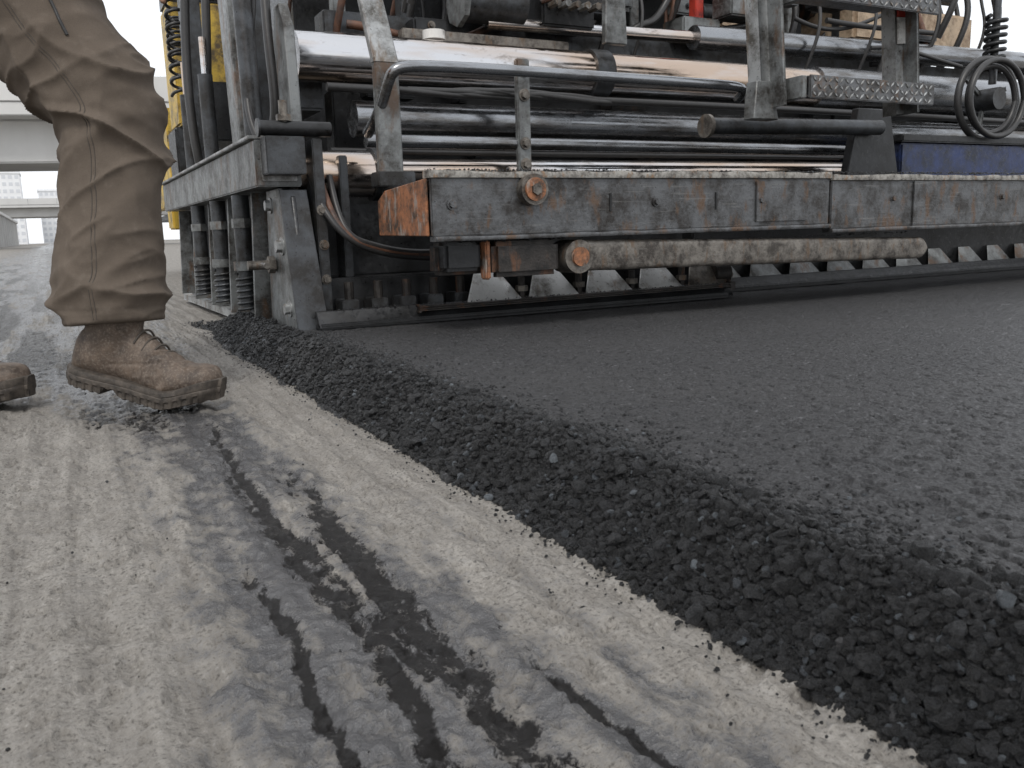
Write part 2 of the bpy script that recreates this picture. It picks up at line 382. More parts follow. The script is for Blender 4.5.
cyl('lift_cylinder',(-.03,.27,.614),(-.03,.30,1.1),.030,'dark',PV); cyl('lift_cylinder_rod',(-.03,.30,1.1),(-.03,.32,1.5),.017,'chrome',PV)
hose('gate_hose_1',[(-.02,.10,.62),(.0,.06,.68),(-.02,.05,.85),(.0,.12,1.1),(.03,.2,1.5)],.014,'rubber',PV)
hose('gate_hose_2',[(-.06,.9,.60),(-.09,.85,.75),(-.05,.8,1.0),(-.02,.9,1.6)],.016,'rubber',PV)
hose('gate_hose_3',[(-.06,1.2,.60),(-.10,1.15,.80),(-.08,1.3,1.1),(-.02,1.2,1.7)],.018,'rubber',PV)
hose('gate_hose_4',[(-.03,.2,.62),(-.06,.25,.7),(-.02,.33,.9),(.03,.3,1.2),(.05,.5,1.6)],.012,'rubber',PV)
for i in range(3):
    coil('control_cable_coil',(-.07+.03*i,1.55+.22*i,.95+.1*i),(-.05+.03*i,1.65+.22*i,1.75),.032,.007,14,'rubber',PV)
box('side_valve_box',-.04,.10,.95,1.25,.70,.92,'black',PV,.006)
box('side_post_front',-.03,.05,1.55,1.65,.614,1.9,'dark',PV,.006)
box('side_post_rear',.06,.12,.62,.70,.614,1.9,'dark',PV,.006)
box('side_yellow_panel',.0,.30,2.15,2.5,.90,1.50,'yellow',PV,.01); box('side_dark_panel',.0,.30,2.15,2.5,1.505,2.1,'dark',PV,.01); box('side_lower_panel',-.02,.30,2.2,2.5,.55,.895,'dark',PV,.01)
box('side_yellow_step',-.06,.10,2.3,2.5,.38,.52,'yellow',PV,.008)
# --- extension screed
SY=-.24
box('screed_extension_plate',.0,1.50,SY,.30,.064,.082,'black',PV,.004)
prism('screed_extension_nose',[(.0,SY-.002,.07),(1.52,SY-.002,.07),(1.52,SY+.03,.115),(.0,SY+.03,.115)],(0,.02,0),'black',PV)
box('screed_extension_body',.06,1.48,-.08,.30,.085,.20,'black',PV,.005)
box('screed_extension_upper',.10,1.50,.02,.34,.20,.42,'black',PV,.005)
for i in range(5):
    x=.56+.215*i
    prism('stiffener_plate_%d'%i,[(x-.095,SY+.012,.112),(x+.095,SY+.012,.112),(x+.042,SY+.070,.200),(x-.042,SY+.070,.200)],(0,.008,.002),'plate' if i<4 else 'tread',PV)
    cyl('stiffener_bolt_%d'%i,(x+.108,SY+.04,.11),(x+.108,SY+.04,.18),.012,'rustdk',PV,seg=8)
    cyl('stiffener_nut_%d'%i,(x+.108,SY+.04,.135),(x+.108,SY+.04,.152),.020,'tread',PV,seg=6)
    box('stiffener_clip_%d'%i,x+.085,x+.13,SY+.02,SY+.06,.088,.118,'rustdk',PV)
beam('screed_extension_edge',(.30,SY+.004,.106),(1.50,SY+.004,.110),.02,.014,'rustdk',PV,bev=.005)
cyl('screed_end_roll',(1.46,SY+.06,.15),(1.53,SY+.06,.15),.042,'rustdk',PV)
crumbs('screed_crumbs',.05,1.5,SY+.0,SY+.03,.116,400)
for i in range(3): hose('screed_hose_%d'%i,[(.05+.03*i,-.05,.50),(.06+.02*i,-.16,.36-.02*i),(.16,-.17,.27+.02*i),(.34,-.13,.25),(.6,-.1,.24+.02*i)],.010,'copper' if i==1 else 'rubber',PV)
box('screed_end_frame',.045,.075,-.12,.30,.09,.60,'dark',PV); box('screed_end_frame_b',.14,.165,-.06,.30,.2,.56,'dark',PV)
for z in (.2,.3,.4): bolt((.06,-.12,z),(0,-1,0),.010,'tread',PV)
for i in range(5):
    x=.12+.09*i; cyl('heater_stub_%d'%i,(x,-.14,.135),(x,-.14,.19),.014,'rustdk',PV,seg=10); box('heater_block_%d'%i,x-.03,x+.02,-.17,-.09,.10,.14,'dark',PV)
box('main_screed_plate',1.56,4.55,-.06,.34,.064,.084,'black',PV,.004)
box('main_screed_body',1.58,4.55,.06,.36,.085,.42,'black',PV,.006)
prism('main_screed_nose',[(1.56,-.062,.075),(4.55,-.062,.075),(4.55,-.03,.115),(1.56,-.03,.115)],(0,.02,0),'black',PV)
for i in range(13):
    x=1.70+.22*i
    prism('main_stiffener_%d'%i,[(x-.095,.0,.10),(x+.095,.0,.10),(x+.042,.045,.18),(x-.042,.045,.18)],(0,.006,.004),'grey',PV)
box('main_screed_gate_right',4.56,4.58,-.2,2.1,.03,.6,'grey',PV,.004)
# --- catwalk
WY0,WY1=-.59,-.22
box('walkway_front_rail',.205,1.60,WY0,WY0+.012,.316,.460,'walk',PV,.003)
box('walkway_front_rail_b',1.606,4.4,WY0-.003,WY0+.010,.300,.454,'walk',PV,.003)
def ragged(name,x0,x1,y0,y1,z0,z1,mat,parent,amp=.005,nx=260):
    xs_=np.linspace(x0,x1,nx); bm=bmesh.new(); R=[]
    A_=amp*(fbm(xs_*14,xs_*0+1,o=4)-.5)*2; B_=amp*(fbm(xs_*26,xs_*0+7,o=4)-.5)*2
    for x,a,b in zip(xs_,A_,B_):
        R.append([bm.verts.new(p) for p in ((x,y0+b*.5,z0),(x,y0+b*.5-.002,(z0+z1)/2),(x,y0+b*.4,z1+a),(x,y1,z1+a*.6),(x,y1,z0))])
    for r0,r1 in zip(R,R[1:]):
        for j in range(5): bm.faces.new((r0[j],r0[(j+1)%5],r1[(j+1)%5],r1[j]))
    bm.faces.new(R[0][::-1]); bm.faces.new(R[-1]); bmesh.ops.recalc_face_normals(bm,faces=bm.faces[:]); return finish(bm,name,mat,parent,sharp=50)
ragged('walkway_top_lip',.20,1.60,WY0-.008,WY0+.035,.461,.478,'walktop',PV)
ragged('walkway_top_lip_b',1.606,4.4,WY0-.011,WY0+.035,.455,.472,'walktop',PV)
ragged('walkway_lower_lip',.21,1.60,WY0-.010,WY0+.03,.304,.3155,'walk',PV,.002)
ragged('walkway_lower_lip_b',1.606,4.4,WY0-.012,WY0+.03,.288,.2995,'walk',PV,.002)
box('walkway_rear_rail',.215,4.4,WY1,WY1+.012,.32,.455,'dark',PV,.003)
box('walkway_deck',.215,4.4,WY0+.036,WY1-.001,.450,.458,'dark',PV,.002)
prism('walkway_end_plate',[(.204,WY0+.014,.318),(.204,WY1,.322),(.204,WY1,.420),(.204,WY1-.06,.445),(.204,WY0+.014,.460)],(-.008,0,0),'rust',PV)
for x in (.6,1.15,1.58,2.2,3.0,3.8): box('walkway_crossbar',x,x+.02,WY0+.013,WY1-.002,.33,.449,'dark',PV)
cyl('walkway_pin',(.487,WY0,.430),(.487,WY0-.030,.430),.040,'tread',PV); cyl('walkway_pin_cap',(.487,WY0-.030,.430),(.487,WY0-.036,.430),.030,'rust',PV); cyl('walkway_pin_nut',(.487,WY0-.036,.430),(.487,WY0-.044,.430),.015,'tread',PV,seg=6)
for x in (.74,1.12): box('walkway_slot',x,x+.007,WY0-.003,WY0-.0005,.37,.42,'black',PV,.0005)
for x in (.26,.9,1.3,1.9,2.5): bolt((x,WY0-.001,.395),(0,-1,0),.009,'walk',PV)
box('walkway_patch',1.28,1.50,WY0-.007,WY0-.0015,.33,.452,'walk',PV,.002); box('walkway_patch_b',2.0,2.12,WY0-.010,WY0-.0045,.302,.452,'walk',PV,.002)
crumbs('walkway_crumbs',.2,3.0,WY0-.005,WY0+.034,.480,1100,.0045); crumbs('walkway_deck_crumbs',.22,3.6,WY0+.04,WY1,.459,1000,.006)
def lugs(name,o,ux,uy,un,nx,ny,dx,dy,mat,L=.016,W=.006,H=.003):
    bm=bmesh.new();o=Vector(o);ux=Vector(ux).normalized();uy=Vector(uy).normalized();un=Vector(un).normalized()
    for i in range(nx):
        for j in range(ny):
            c=o+ux*dx*(i+.5)+uy*dy*(j+.5); s=1 if (i+j)%2 else -1
            a=(ux+uy*s).normalized(); b=(uy-ux*s).normalized()
            base=[bm.verts.new(c+p) for p in (a*L*.5,b*W*.5,-a*L*.5,-b*W*.5)]
            top=[bm.verts.new(c+p*.6+un*H) for p in (a*L*.5,b*W*.5,-a*L*.5,-b*W*.5)]
            bm.faces.new(top)
            for k in range(4): bm.faces.new((base[k],base[(k+1)%4],top[(k+1)%4],top[k]))
    bmesh.ops.recalc_face_normals(bm,faces=bm.faces[:]); return finish(bm,name,mat,PV,smooth=False)
def lowbar():
    n=260; seg=28
    I,J=np.meshgrid(np.arange(n),np.arange(seg),indexing='ij'); t=I/(n-1); a=2*np.pi*J/seg
    cx=.645+1.46*t; cy=-.555+0*t; cz=.252-.030*t; hh=.043-.006*t; ww=.030
    k=np.where(t>.975,np.sqrt(np.maximum(.03,1-((t-.975)/.025)**2)),1); hh=hh*k
    ca,sa=np.cos(a),np.sin(a); e=.38
    px=np.sign(ca)*np.abs(ca)**e*ww; pz=np.sign(sa)*np.abs(sa)**e*hh
    d=(fbm(cx*10,np.cos(a)*2+9,np.sin(a)*2,o=4)-.5)*.08+(fbm(cx*70,np.cos(a)*5+9,np.sin(a)*5,o=3)-.5)*.04
    V=np.stack([cx,cy+px*(1+d),cz+pz*(1+d)],-1)
    bm=bmesh.new(); R=[[bm.verts.new(V[i,j]) for j in range(seg)] for i in range(n)]
    for r0,r1 in zip(R,R[1:]):
        for j in range(seg): bm.faces.new((r0[j],r0[(j+1)%seg],r1[(j+1)%seg],r1[j]))
    bm.faces.new(R[0][::-1]); bm.faces.new(R[-1]); bmesh.ops.recalc_face_normals(bm,faces=bm.faces[:]); finish(bm,'lower_bar',M['tread'],PV,sharp=60)
lowbar()
cyl('bar_hinge',(.640,-.590,.250),(.640,-.50,.250),.046,'tread',PV); cyl('bar_hinge_pin',(.640,-.600,.250),(.640,-.590,.250),.026,'rust',PV,seg=20)
box('bar_arm',.24,.60,-.53,-.47,.215,.300,'rustdk',PV,.012)
box('bar_arm_pad',.38,.585,-.58,-.532,.205,.300,'rustdk',PV,.014); crumbs('bar_arm_crumbs',.30,.60,-.58,-.48,.302,420,.007)
box('bar_hanger',.360,.374,-.575,-.535,.20,.303,'rust',PV,.004)
box('under_box',.25,.355,-.56,-.45,.225,.302,'black',PV,.01)
crumbs('bar_crumbs',.66,2.05,-.575,-.535,.278,160,.004)
# --- telescoping tubes
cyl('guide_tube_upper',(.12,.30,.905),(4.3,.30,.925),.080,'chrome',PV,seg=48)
cyl('guide_tube_upper_collar',(1.25,.30,.910),(1.33,.30,.911),.090,'dark',PV,seg=40)
cyl('guide_tube_upper_sleeve',(2.45,.30,.917),(4.3,.30,.9255),.090,'tube',PV,seg=40)
cyl('guide_tube_middle',(.30,.28,.71),(4.3,.28,.73),.060,'tube',PV,seg=40)
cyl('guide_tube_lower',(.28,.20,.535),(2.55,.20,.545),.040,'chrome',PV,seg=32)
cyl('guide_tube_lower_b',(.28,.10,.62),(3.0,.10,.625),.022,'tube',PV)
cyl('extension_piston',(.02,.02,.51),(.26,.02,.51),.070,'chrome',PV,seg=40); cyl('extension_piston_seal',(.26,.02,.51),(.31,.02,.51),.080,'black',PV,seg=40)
for z,r in ((.80,.014),(.60,.010)):
    hose('tube_line',[(.2,.22,z),(1.,.20,z-.006),(2,.22,z+.006),(3,.2,z),(4.2,.22,z)],r,'rubber',PV)
hose('grab_rail',[(.22,-.10,.62),(.22,-.22,.66),(.22,-.30,.765),(.26,-.30,.785),(.9,-.30,.785),(1.44,-.30,.785),(1.53,-.29,.785),(1.56,-.2,.76)],.016,'tube',PV)
box('hanger_bracket',.82,.87,.07,.095,.50,.90,'grey',PV,.004)
for z in (.55,.62,.78,.86): bolt((.845,.069,z),(0,-1,0),.014,'tread',PV)
box('hanger_shoe',.78,.93,.06,.18,.486,.499,'rustdk',PV)
prism('bent_support_lower',[(.205,-.235,.46),(.275,-.235,.46),(.275,-.235,.80),(.205,-.235,.80)],(0,.03,0),'grey',PV,.004)
prism('bent_support_upper',[(.203,-.237,.795),(.277,-.237,.795),(.225,-.12,1.25),(.165,-.12,1.25)],(0,.03,0),'lgrey',PV,.004)
box('bent_support_foot',.19,.30,-.26,-.19,.459,.50,'dark',PV)
prism('second_support',[(1.26,.18,1.0),(1.36,.18,1.0),(1.33,.18,1.5),(1.27,.18,1.5)],(0,.03,0),'grey',PV,.004)
cyl('cross_pipe',(1.52,-.08,.68),(2.45,-.08,.70),.030,'dark',PV); cyl('cross_pipe_cap',(1.515,-.08,.68),(1.53,-.08,.68),.042,'tread',PV)
prism('pipe_bracket',[(2.30,-.05,.50),(2.62,-.05,.50),(2.55,-.05,.78),(2.36,-.05,.78)],(0,.04,0),'black',PV,.004)
box('blue_toolbox',2.72,4.3,.02,.40,.49,.655,'blue',PV,.008); box('toolbox_lid',2.70,4.32,.0,.42,.658,.69,'black',PV,.006)
# --- ladder
LY=-.40
def stile(x0,nm):
    beam(nm,(x0+.03,LY,.70),(x0-.045,LY+.02,1.75),.05,.05,'lgrey',PV,up=(0,1,0),bev=.004)
    beam(nm+'_flange',(x0+.055,LY-.03,.70),(x0-.02,LY-.01,1.75),.012,.10,'grey',PV,up=(0,1,0))
stile(1.45,'ladder_stile_1'); stile(2.10,'ladder_stile_2')
beam('stile_decal_red',(2.110,LY-.0272,1.03),(2.105,LY-.0257,1.115),.045,.006,'red',PV,up=(0,1,0),bev=.0005); beam('stile_decal_white',(2.116,LY-.0287,.94),(2.1105,LY-.0274,1.028),.045,.006,'white',PV,up=(0,1,0),bev=.0005)
def step(z,n):
    box('ladder_step_%d'%n,1.55,2.155,LY-.13,LY+.13,z-.006,z,'walk',PV,.002)
    box('ladder_step_lip_%d'%n,1.55,2.155,LY-.142,LY-.131,z-.070,z+.002,'walk',PV,.003)
    lugs('step_lugs_%d'%n,(1.555,LY-.1425,z-.067),(1,0,0),(0,0,1),(0,-1,0),24,3,.0245,.0225,'lgrey',.024,.008,.003)
    box('step_side_%d'%n,1.525,1.549,LY-.13,LY+.13,z-.07,z+.0,'grey',PV)
step(.785,1); step(1.085,2); step(1.385,3)
prism('ladder_foot',[(1.42,LY-.03,.66),(1.53,LY-.03,.66),(1.50,LY-.03,.78),(1.43,LY-.03,.78)],(0,.05,0),'grey',PV,.003)
# --- tractor body behind
box('tractor_rear_wall',.45,4.3,1.5,1.6,.25,2.5,'black',PV,.01)
box('tractor_hull',.55,4.2,1.61,5.2,.35,1.5,'dark',PV,.02)
box('engine_hood',.8,3.9,2.2,4.6,1.51,2.2,'dark',PV,.05)
box('tow_arm_left',.14,.24,.4,3.6,.75,1.0,'dark',PV,.008); box('tow_arm_right',4.4,4.5,.4,3.6,.75,1.0,'dark',PV,.008)
box('operator_platform',.5,4.3,.75,1.49,1.72,1.78,'dark',PV,.008)
box('hopper_left_wall',.3,.36,5.2,7.0,.6,1.4,'yellow',PV,.01); box('hopper_right_wall',4.4,4.46,5.2,7.0,.6,1.4,'yellow',PV,.01); box('hopper_floor',.37,4.39,5.21,7.0,.5,.56,'dark',PV,.01); box('hopper_push_bar',1.2,3.6,7.0,7.15,.4,.6,'black',PV,.02)
cyl('auger_shaft',(.1,1.0,.28),(4.5,1.0,.28),.05,'dark',PV)
for i in range(24): cyl('auger_flight_%d'%i,(.2+.18*i,.98,.28),(.215+.18*i,1.02,.28),.17,'dark',PV,seg=24)
for x in (.9,3.4):
    bm=bmesh.new(); prof2=[]
    for k in range(40):
        a=2*math.pi*k/40; cy=4.7 if math.cos(a)>0 else 2.1
        prof2.append((cy+.33*math.cos(a),.34+.33*math.sin(a)))
    va=[bm.verts.new((x-.16,p[0],p[1])) for p in prof2]; vb=[bm.verts.new((x+.16,p[0],p[1])) for p in prof2]
    bm.faces.new(va); bm.faces.new(vb[::-1])
    for k in range(40): bm.faces.new((va[k],vb[k],vb[(k+1)%40],va[(k+1)%40]))
    bmesh.ops.recalc_face_normals(bm,faces=bm.faces[:]); finish(bm,'crawler_track',M['rubber'],PV)
    for k in range(26): box('track_shoe',x-.18,x+.18,2.15+k*.1,2.21+k*.1,.002,.03,'dark',PV,.003)
box('cross_frame_upper',.30,4.3,.55,.66,1.02,1.12,'dark',PV,.006)
box('cross_frame_mid',.30,4.3,.50,.60,.56,.84,'black',PV,.006)
box('cross_frame_light',.55,1.25,.42,.47,1.00,1.05,'tread',PV,.004)
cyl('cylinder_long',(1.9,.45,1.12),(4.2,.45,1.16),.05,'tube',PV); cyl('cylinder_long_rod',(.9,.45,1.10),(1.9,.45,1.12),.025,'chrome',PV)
cyl('pump_body',(.80,.45,1.17),(1.05,.45,1.17),.075,'dark',PV); cyl('pump_flange',(.78,.45,1.17),(.80,.45,1.17),.095,'grey',PV,seg=8); cyl('pump_neck',(.92,.45,1.24),(.92,.45,1.33),.04,'lgrey',PV,seg=16)
box('valve_block',1.12,1.36,.40,.55,1.10,1.24,'black',PV,.008)
for i in range(5): cyl('valve_stub_%d'%i,(1.15+.045*i,.39,1.17),(1.15+.045*i,.33,1.17),.014,'lgrey' if i%2 else 'tread',PV,seg=6)
cyl('white_cap',(.64,.35,1.00),(.64,.35,1.03),.040,'white',PV)
R2=random.Random(11)
mats=['dark','black','dark','dark','grey','tread','black','grey','rustdk','black']
for i in range(84):
    x=R2.uniform(.3,4.3);yy=R2.uniform(.42,1.35);zz=R2.uniform(.98,1.62);a=R2.uniform(.03,.16);c=R2.uniform(.03,.12)
    if i%4==3: cyl('canister_%d'%i,(x,yy,zz),(x+a,yy,zz),c*.5,R2.choice(mats),PV,seg=20); continue
    box('module_%d'%i,x,x+a*1.4,yy,yy+a,zz,zz+c,R2.choice(mats),PV,.008)
    if i%2==0: bolt((x+a*.7,yy,zz+c*.5),(0,-1,0),.010,R2.choice(['lgrey','tread','dark']),PV)
for i in range(60):
    x=R2.uniform(.3,4.3);yy=R2.uniform(.36,1.2);z0=R2.uniform(1.0,1.35);L=R2.uniform(.15,.9);r=R2.uniform(.007,.018)
    if i%3==0: hose('hydraulic_line_%d'%i,[(x,yy,z0),(x+L*.3,yy-.05,z0+R2.uniform(-.1,.1)),(x+L*.6,yy+.05,z0+R2.uniform(-.12,.15)),(x+L,yy,z0+R2.uniform(-.05,.3))],r,R2.choice(['rubber','rubber','rubber','copper']),PV)
    else: hose('hydraulic_hose_%d'%i,[(x,yy,z0-.1),(x+.01,yy-.08,z0+.05),(x+.08,yy-.08,z0+.2),(x+.02,yy,z0+.4),(x+R2.uniform(-.2,.3),yy+.1,z0+.8)],r,R2.choice(['rubber','rubber','rubber','rubber','copper']),PV)
for i in range(11):
    x=.42+.36*i+R2.uniform(-.05,.05); box('frame_post_%d'%i,x,x+.05,.9,.96,.9,1.7,R2.choice(['dark','grey','black']),PV,.004)
for i in range(20):
    x=R2.uniform(.3,4.0); yy=.36+R2.uniform(0,.1); zz=R2.choice([.60,.80,.44])
    box('tube_clamp_%d'%i,x,x+R2.uniform(.04,.2),yy,yy+.08,zz,zz+R2.uniform(.04,.10),R2.choice(['dark','black','rustdk']),PV,.005)
for i in range(10):
    x=.42+i*.05; hose('cable_bundle_%d'%i,[(x,.2,.80),(x+.15,.17,.80+R2.uniform(-.02,.03)),(x+.3,.18,.79+R2.uniform(-.02,.03)),(x+.5,.22,.80)],.011,'rubber',PV)
box('red_post',2.12,2.17,.7,.75,1.0,1.8,'red',PV,.004)
box('tan_cover',3.3,4.3,.8,1.2,1.28,1.48,'tan',PV,.02); box('tan_cover_b',2.45,2.8,.9,1.2,1.30,1.42,'tan',PV,.01); box('light_cover',1.5,1.85,.8,1.1,1.30,1.50,'grey',PV,.02)
coil('strut_spring',(3.45,.1,1.03),(3.45,.1,1.26),.045,.010,7,'black',PV); cyl('strut_rod',(3.45,.1,.95),(3.45,.1,1.4),.018,'dark',PV)
for k,(rr,yo,rd) in enumerate(((.22,.02,.016),(.205,-.03,.014),(.18,.0,.012))):
    hose('coiled_hose_%d'%k,[(3.30+rr*math.cos(a),yo,.86+rr*.85*math.sin(a)) for a in [i*2*math.pi/16 for i in range(17)]],rd,'rubber',PV)
cyl('hose_reel_hub',(3.30,.06,.86),(3.30,-.04,.86),.05,'dark',PV)
for a in range(3): beam('hose_reel_spoke_%d'%a,(3.30+.17*math.cos(a*2.09+.4),.04,.86+.15*math.sin(a*2.09+.4)),(3.30,.04,.86),.012,.018,'grey',PV)

# ------------------------------------------------------------------ WORKER
WK=empty('construction_worker')
def catmull(P,n):
    P=np.array(P,float); P=np.vstack([2*P[0]-P[1],P,2*P[-1]-P[-2]]); out=[]
    for i in range(1,len(P)-2):
        for t in np.linspace(0,1,n,endpoint=False):
            a,b,c,d=P[i-1],P[i],P[i+1],P[i+2]
            out.append(.5*((2*b)+(c-a)*t+(2*a-5*b+4*c-d)*t*t+(3*b-a-3*c+d)*t**3))
    out.append(P[-2]); return np.array(out)
def tube_bm(bm,rows,seg=36,n=8,ref=(1,0,0)):
    C=catmull(rows,n); rings=[]
    for i,c in enumerate(C):
        p=Vector(c[:3]); t=Vector(C[min(i+1,len(C)-1)][:3]-C[max(i-1,0)][:3]).normalized()
        r=Vector(ref); u=(r-t*r.dot(t)).normalized(); v=t.cross(u)
        rings.append([bm.verts.new(p+u*c[3]*math.cos(a)+v*c[4]*math.sin(a)) for a in [2*math.pi*k/seg for k in range(seg)]])
    for a,b in zip(rings,rings[1:]):
        for k in range(seg): bm.faces.new((a[k],a[(k+1)%seg],b[(k+1)%seg],b[k]))
    bm.faces.new(rings[0][::-1]); bm.faces.new(rings[-1])
def remesh(bm,voxel,smooth=2):
    bmesh.ops.recalc_face_normals(bm,faces=bm.faces[:])
    me=bpy.data.meshes.new('tmp'); bm.to_mesh(me); bm.free(); o=bpy.data.objects.new('tmp',me); scene.collection.objects.link(o)
    m=o.modifiers.new('r','REMESH'); m.mode='VOXEL'; m.voxel_size=voxel
    if smooth: s=o.modifiers.new('s','SMOOTH'); s.iterations=smooth; s.factor=.5
    dg=bpy.context.evaluated_depsgraph_get(); dg.update(); me2=bpy.data.meshes.new_from_object(o.evaluated_get(dg))
    bpy.data.objects.remove(o); return me2
def co_no(me):
    n=len(me.vertices); a=np.zeros(n*3,np.float32); me.vertices.foreach_get('co',a); b=np.zeros(n*3,np.float32); me.vertices.foreach_get('normal',b); return a.reshape(-1,3).astype(float),b.reshape(-1,3).astype(float)
def setme(me,V,name,mat):
    me.vertices.foreach_set('co',V.astype(np.float32).ravel()); me.polygons.foreach_set('use_smooth',np.ones(len(me.polygons),bool)); me.update()
    o=bpy.data.objects.new(name,me); scene.collection.objects.link(o); me.materials.clear(); me.materials.append(mat); o.parent=WK; return o
FD=Vector((.82,-.57,0)).normalized()
bm=bmesh.new(); rf=FD[:]
tube_bm(bm,[(-.672,-.55,1.0,.12,.125),(-.655,-.585,.88,.132,.13),(-.603,-.624,.74,.118,.116),(-.538,-.670,.63,.106,.102),(-.508,-.690,.55,.098,.096),(-.520,-.702,.44,.089,.09),(-.534,-.718,.32,.087,.088),(-.542,-.732,.24,.089,.088),(-.545,-.743,.195,.089,.086),(-.545,-.746,.172,.092,.088)],ref=rf)
tube_bm(bm,[(-.685,-.41,1.0,.12,.125),(-.75,-.40,.88,.118,.12),(-.83,-.405,.72,.105,.105),(-.885,-.42,.56,.093,.092),(-.905,-.44,.42,.085,.085),(-.915,-.465,.26,.086,.085),(-.920,-.478,.165,.088,.085)],ref=rf)
tube_bm(bm,[(-.675,-.48,.88,.10,.14),(-.67,-.48,.95,.13,.18),(-.66,-.48,1.03,.125,.175),(-.655,-.48,1.10,.12,.165)],ref=rf)
me=remesh(bm,.0042,3); V,N=co_no(me)
x,y,z=V.T
la=(x*FD.x+y*FD.y)
n1=1-np.abs(2*fbm(la*4+2,x*2,z*9+la*5+2.5*fbm(x*4,y*4,z*4,o=2),o=2)-1)
n2=1-np.abs(2*fbm(la*7+5,y*5,z*17-la*11,o=2)-1)
n3=1-np.abs(2*fbm(la*10+5,y*8,z*5,o=2)-1)
kn=1.0*np.exp(-((z-.57)/.10)**2)+1.0*np.exp(-((z-.215)/.045)**2)+.35
disp=.020*(n1**4-.25)*kn+.014*(n2**4-.25)*(.35+kn*.5)+.008*(n3**3-.3)+.010*(fbm(x*5,y*5,z*7)-.5)
hem=np.exp(-((z-.177)/.006)**2)*.0025-np.exp(-((z-.201)/.003)**2)*.0016
V2=V+N*(disp*sstep(.17,.21,z)+hem)[:,None]
def cloth():
    t=NT('work_trousers_cloth'); w1=t.noise(900,2,.5); n=t.noise(5,5,.65); m=t.noise(40,5,.7)
    c=t.mix(t.ramp(n,[(.3,0),(.7,1)]),(.088,.070,.055),(.135,.109,.087))
    c=t.mix(t.ramp(m,[(.55,0),(.75,.35)]),c,(.18,.152,.128)); c=t.mix(t.ramp(w1,[(.35,.35),(.5,0)]),c,(.05,.042,.034))
    return t.out(c,.88,0,t.bump(w1,.25,.0008,t.bump(m,.25,.003)),.2)
tr=setme(me,V2,'trousers',cloth())
dg=bpy.context.evaluated_depsgraph_get(); bvh=BVHTree.FromObject(tr,dg)
M['seam']=metal('seam_thread',(.06,.05,.04),(.05,.04,.033),None,.3,.8,0,60,.1)
M['zip']=metal('zip_dark',(.02,.02,.02),(.01,.01,.01),None,.3,.5,0,60,.1)
def ontrouser(pts,r,mat,name,off=.0):
    out=[]
    for p,d in pts:
        hit=bvh.ray_cast(Vector(p)-Vector(d)*1.0,Vector(d))
        if hit[0]: out.append(hit[0]+hit[1]*off)
    if len(out)>2: hose(name,[o[:] for o in out],r,mat,WK,res=3)
ctr=catmull([(-.64,-.60,.9),(-.60,-.625,.74),(-.54,-.67,.63),(-.515,-.69,.55),(-.52,-.705,.44),(-.53,-.725,.32),(-.545,-.745,.186)],14)
for off in (.012,.019):
    ontrouser([((c[0]+FD[0]*off,c[1]+FD[1]*off,c[2]),(.57,.82,0)) for c in ctr],.0010,'seam','side_seam',-.0003)
pk=[(-.60+FD[0]*.055,-.63+FD[1]*.055,.80-.012*i) for i in range(9)]
ontrouser([((p[0]+.004*i,p[1]-.003*i,p[2]),(.57,.82,0)) for i,p in enumerate(pk)],.003,'zip','pocket_zip',.001)
def leather():
    t=NT('boot_leather'); n=t.noise(25,5,.7); f=t.noise(220,5,.7)
    c=t.mix(t.ramp(n,[(.35,0),(.68,1)]),(.045,.032,.024),(.135,.098,.072)); c=t.mix(t.ramp(f,[(.48,0),(.68,.55)]),c,(.24,.205,.17))
    return t.out(c,t.ramp(f,[(.3,.42),(.7,.8)]),0,t.bump(f,.35,.0012,t.bump(n,.4,.003)),.4)
M['leather']=leather()
def sole():
    t=NT('boot_sole_rubber'); n=t.noise(60,5,.7)
    return t.out(t.mix(t.ramp(n,[(.35,0),(.7,1)]),(.026,.021,.017),(.10,.082,.066)),.7,0,t.bump(n,.5,.002))
M['sole']=sole()
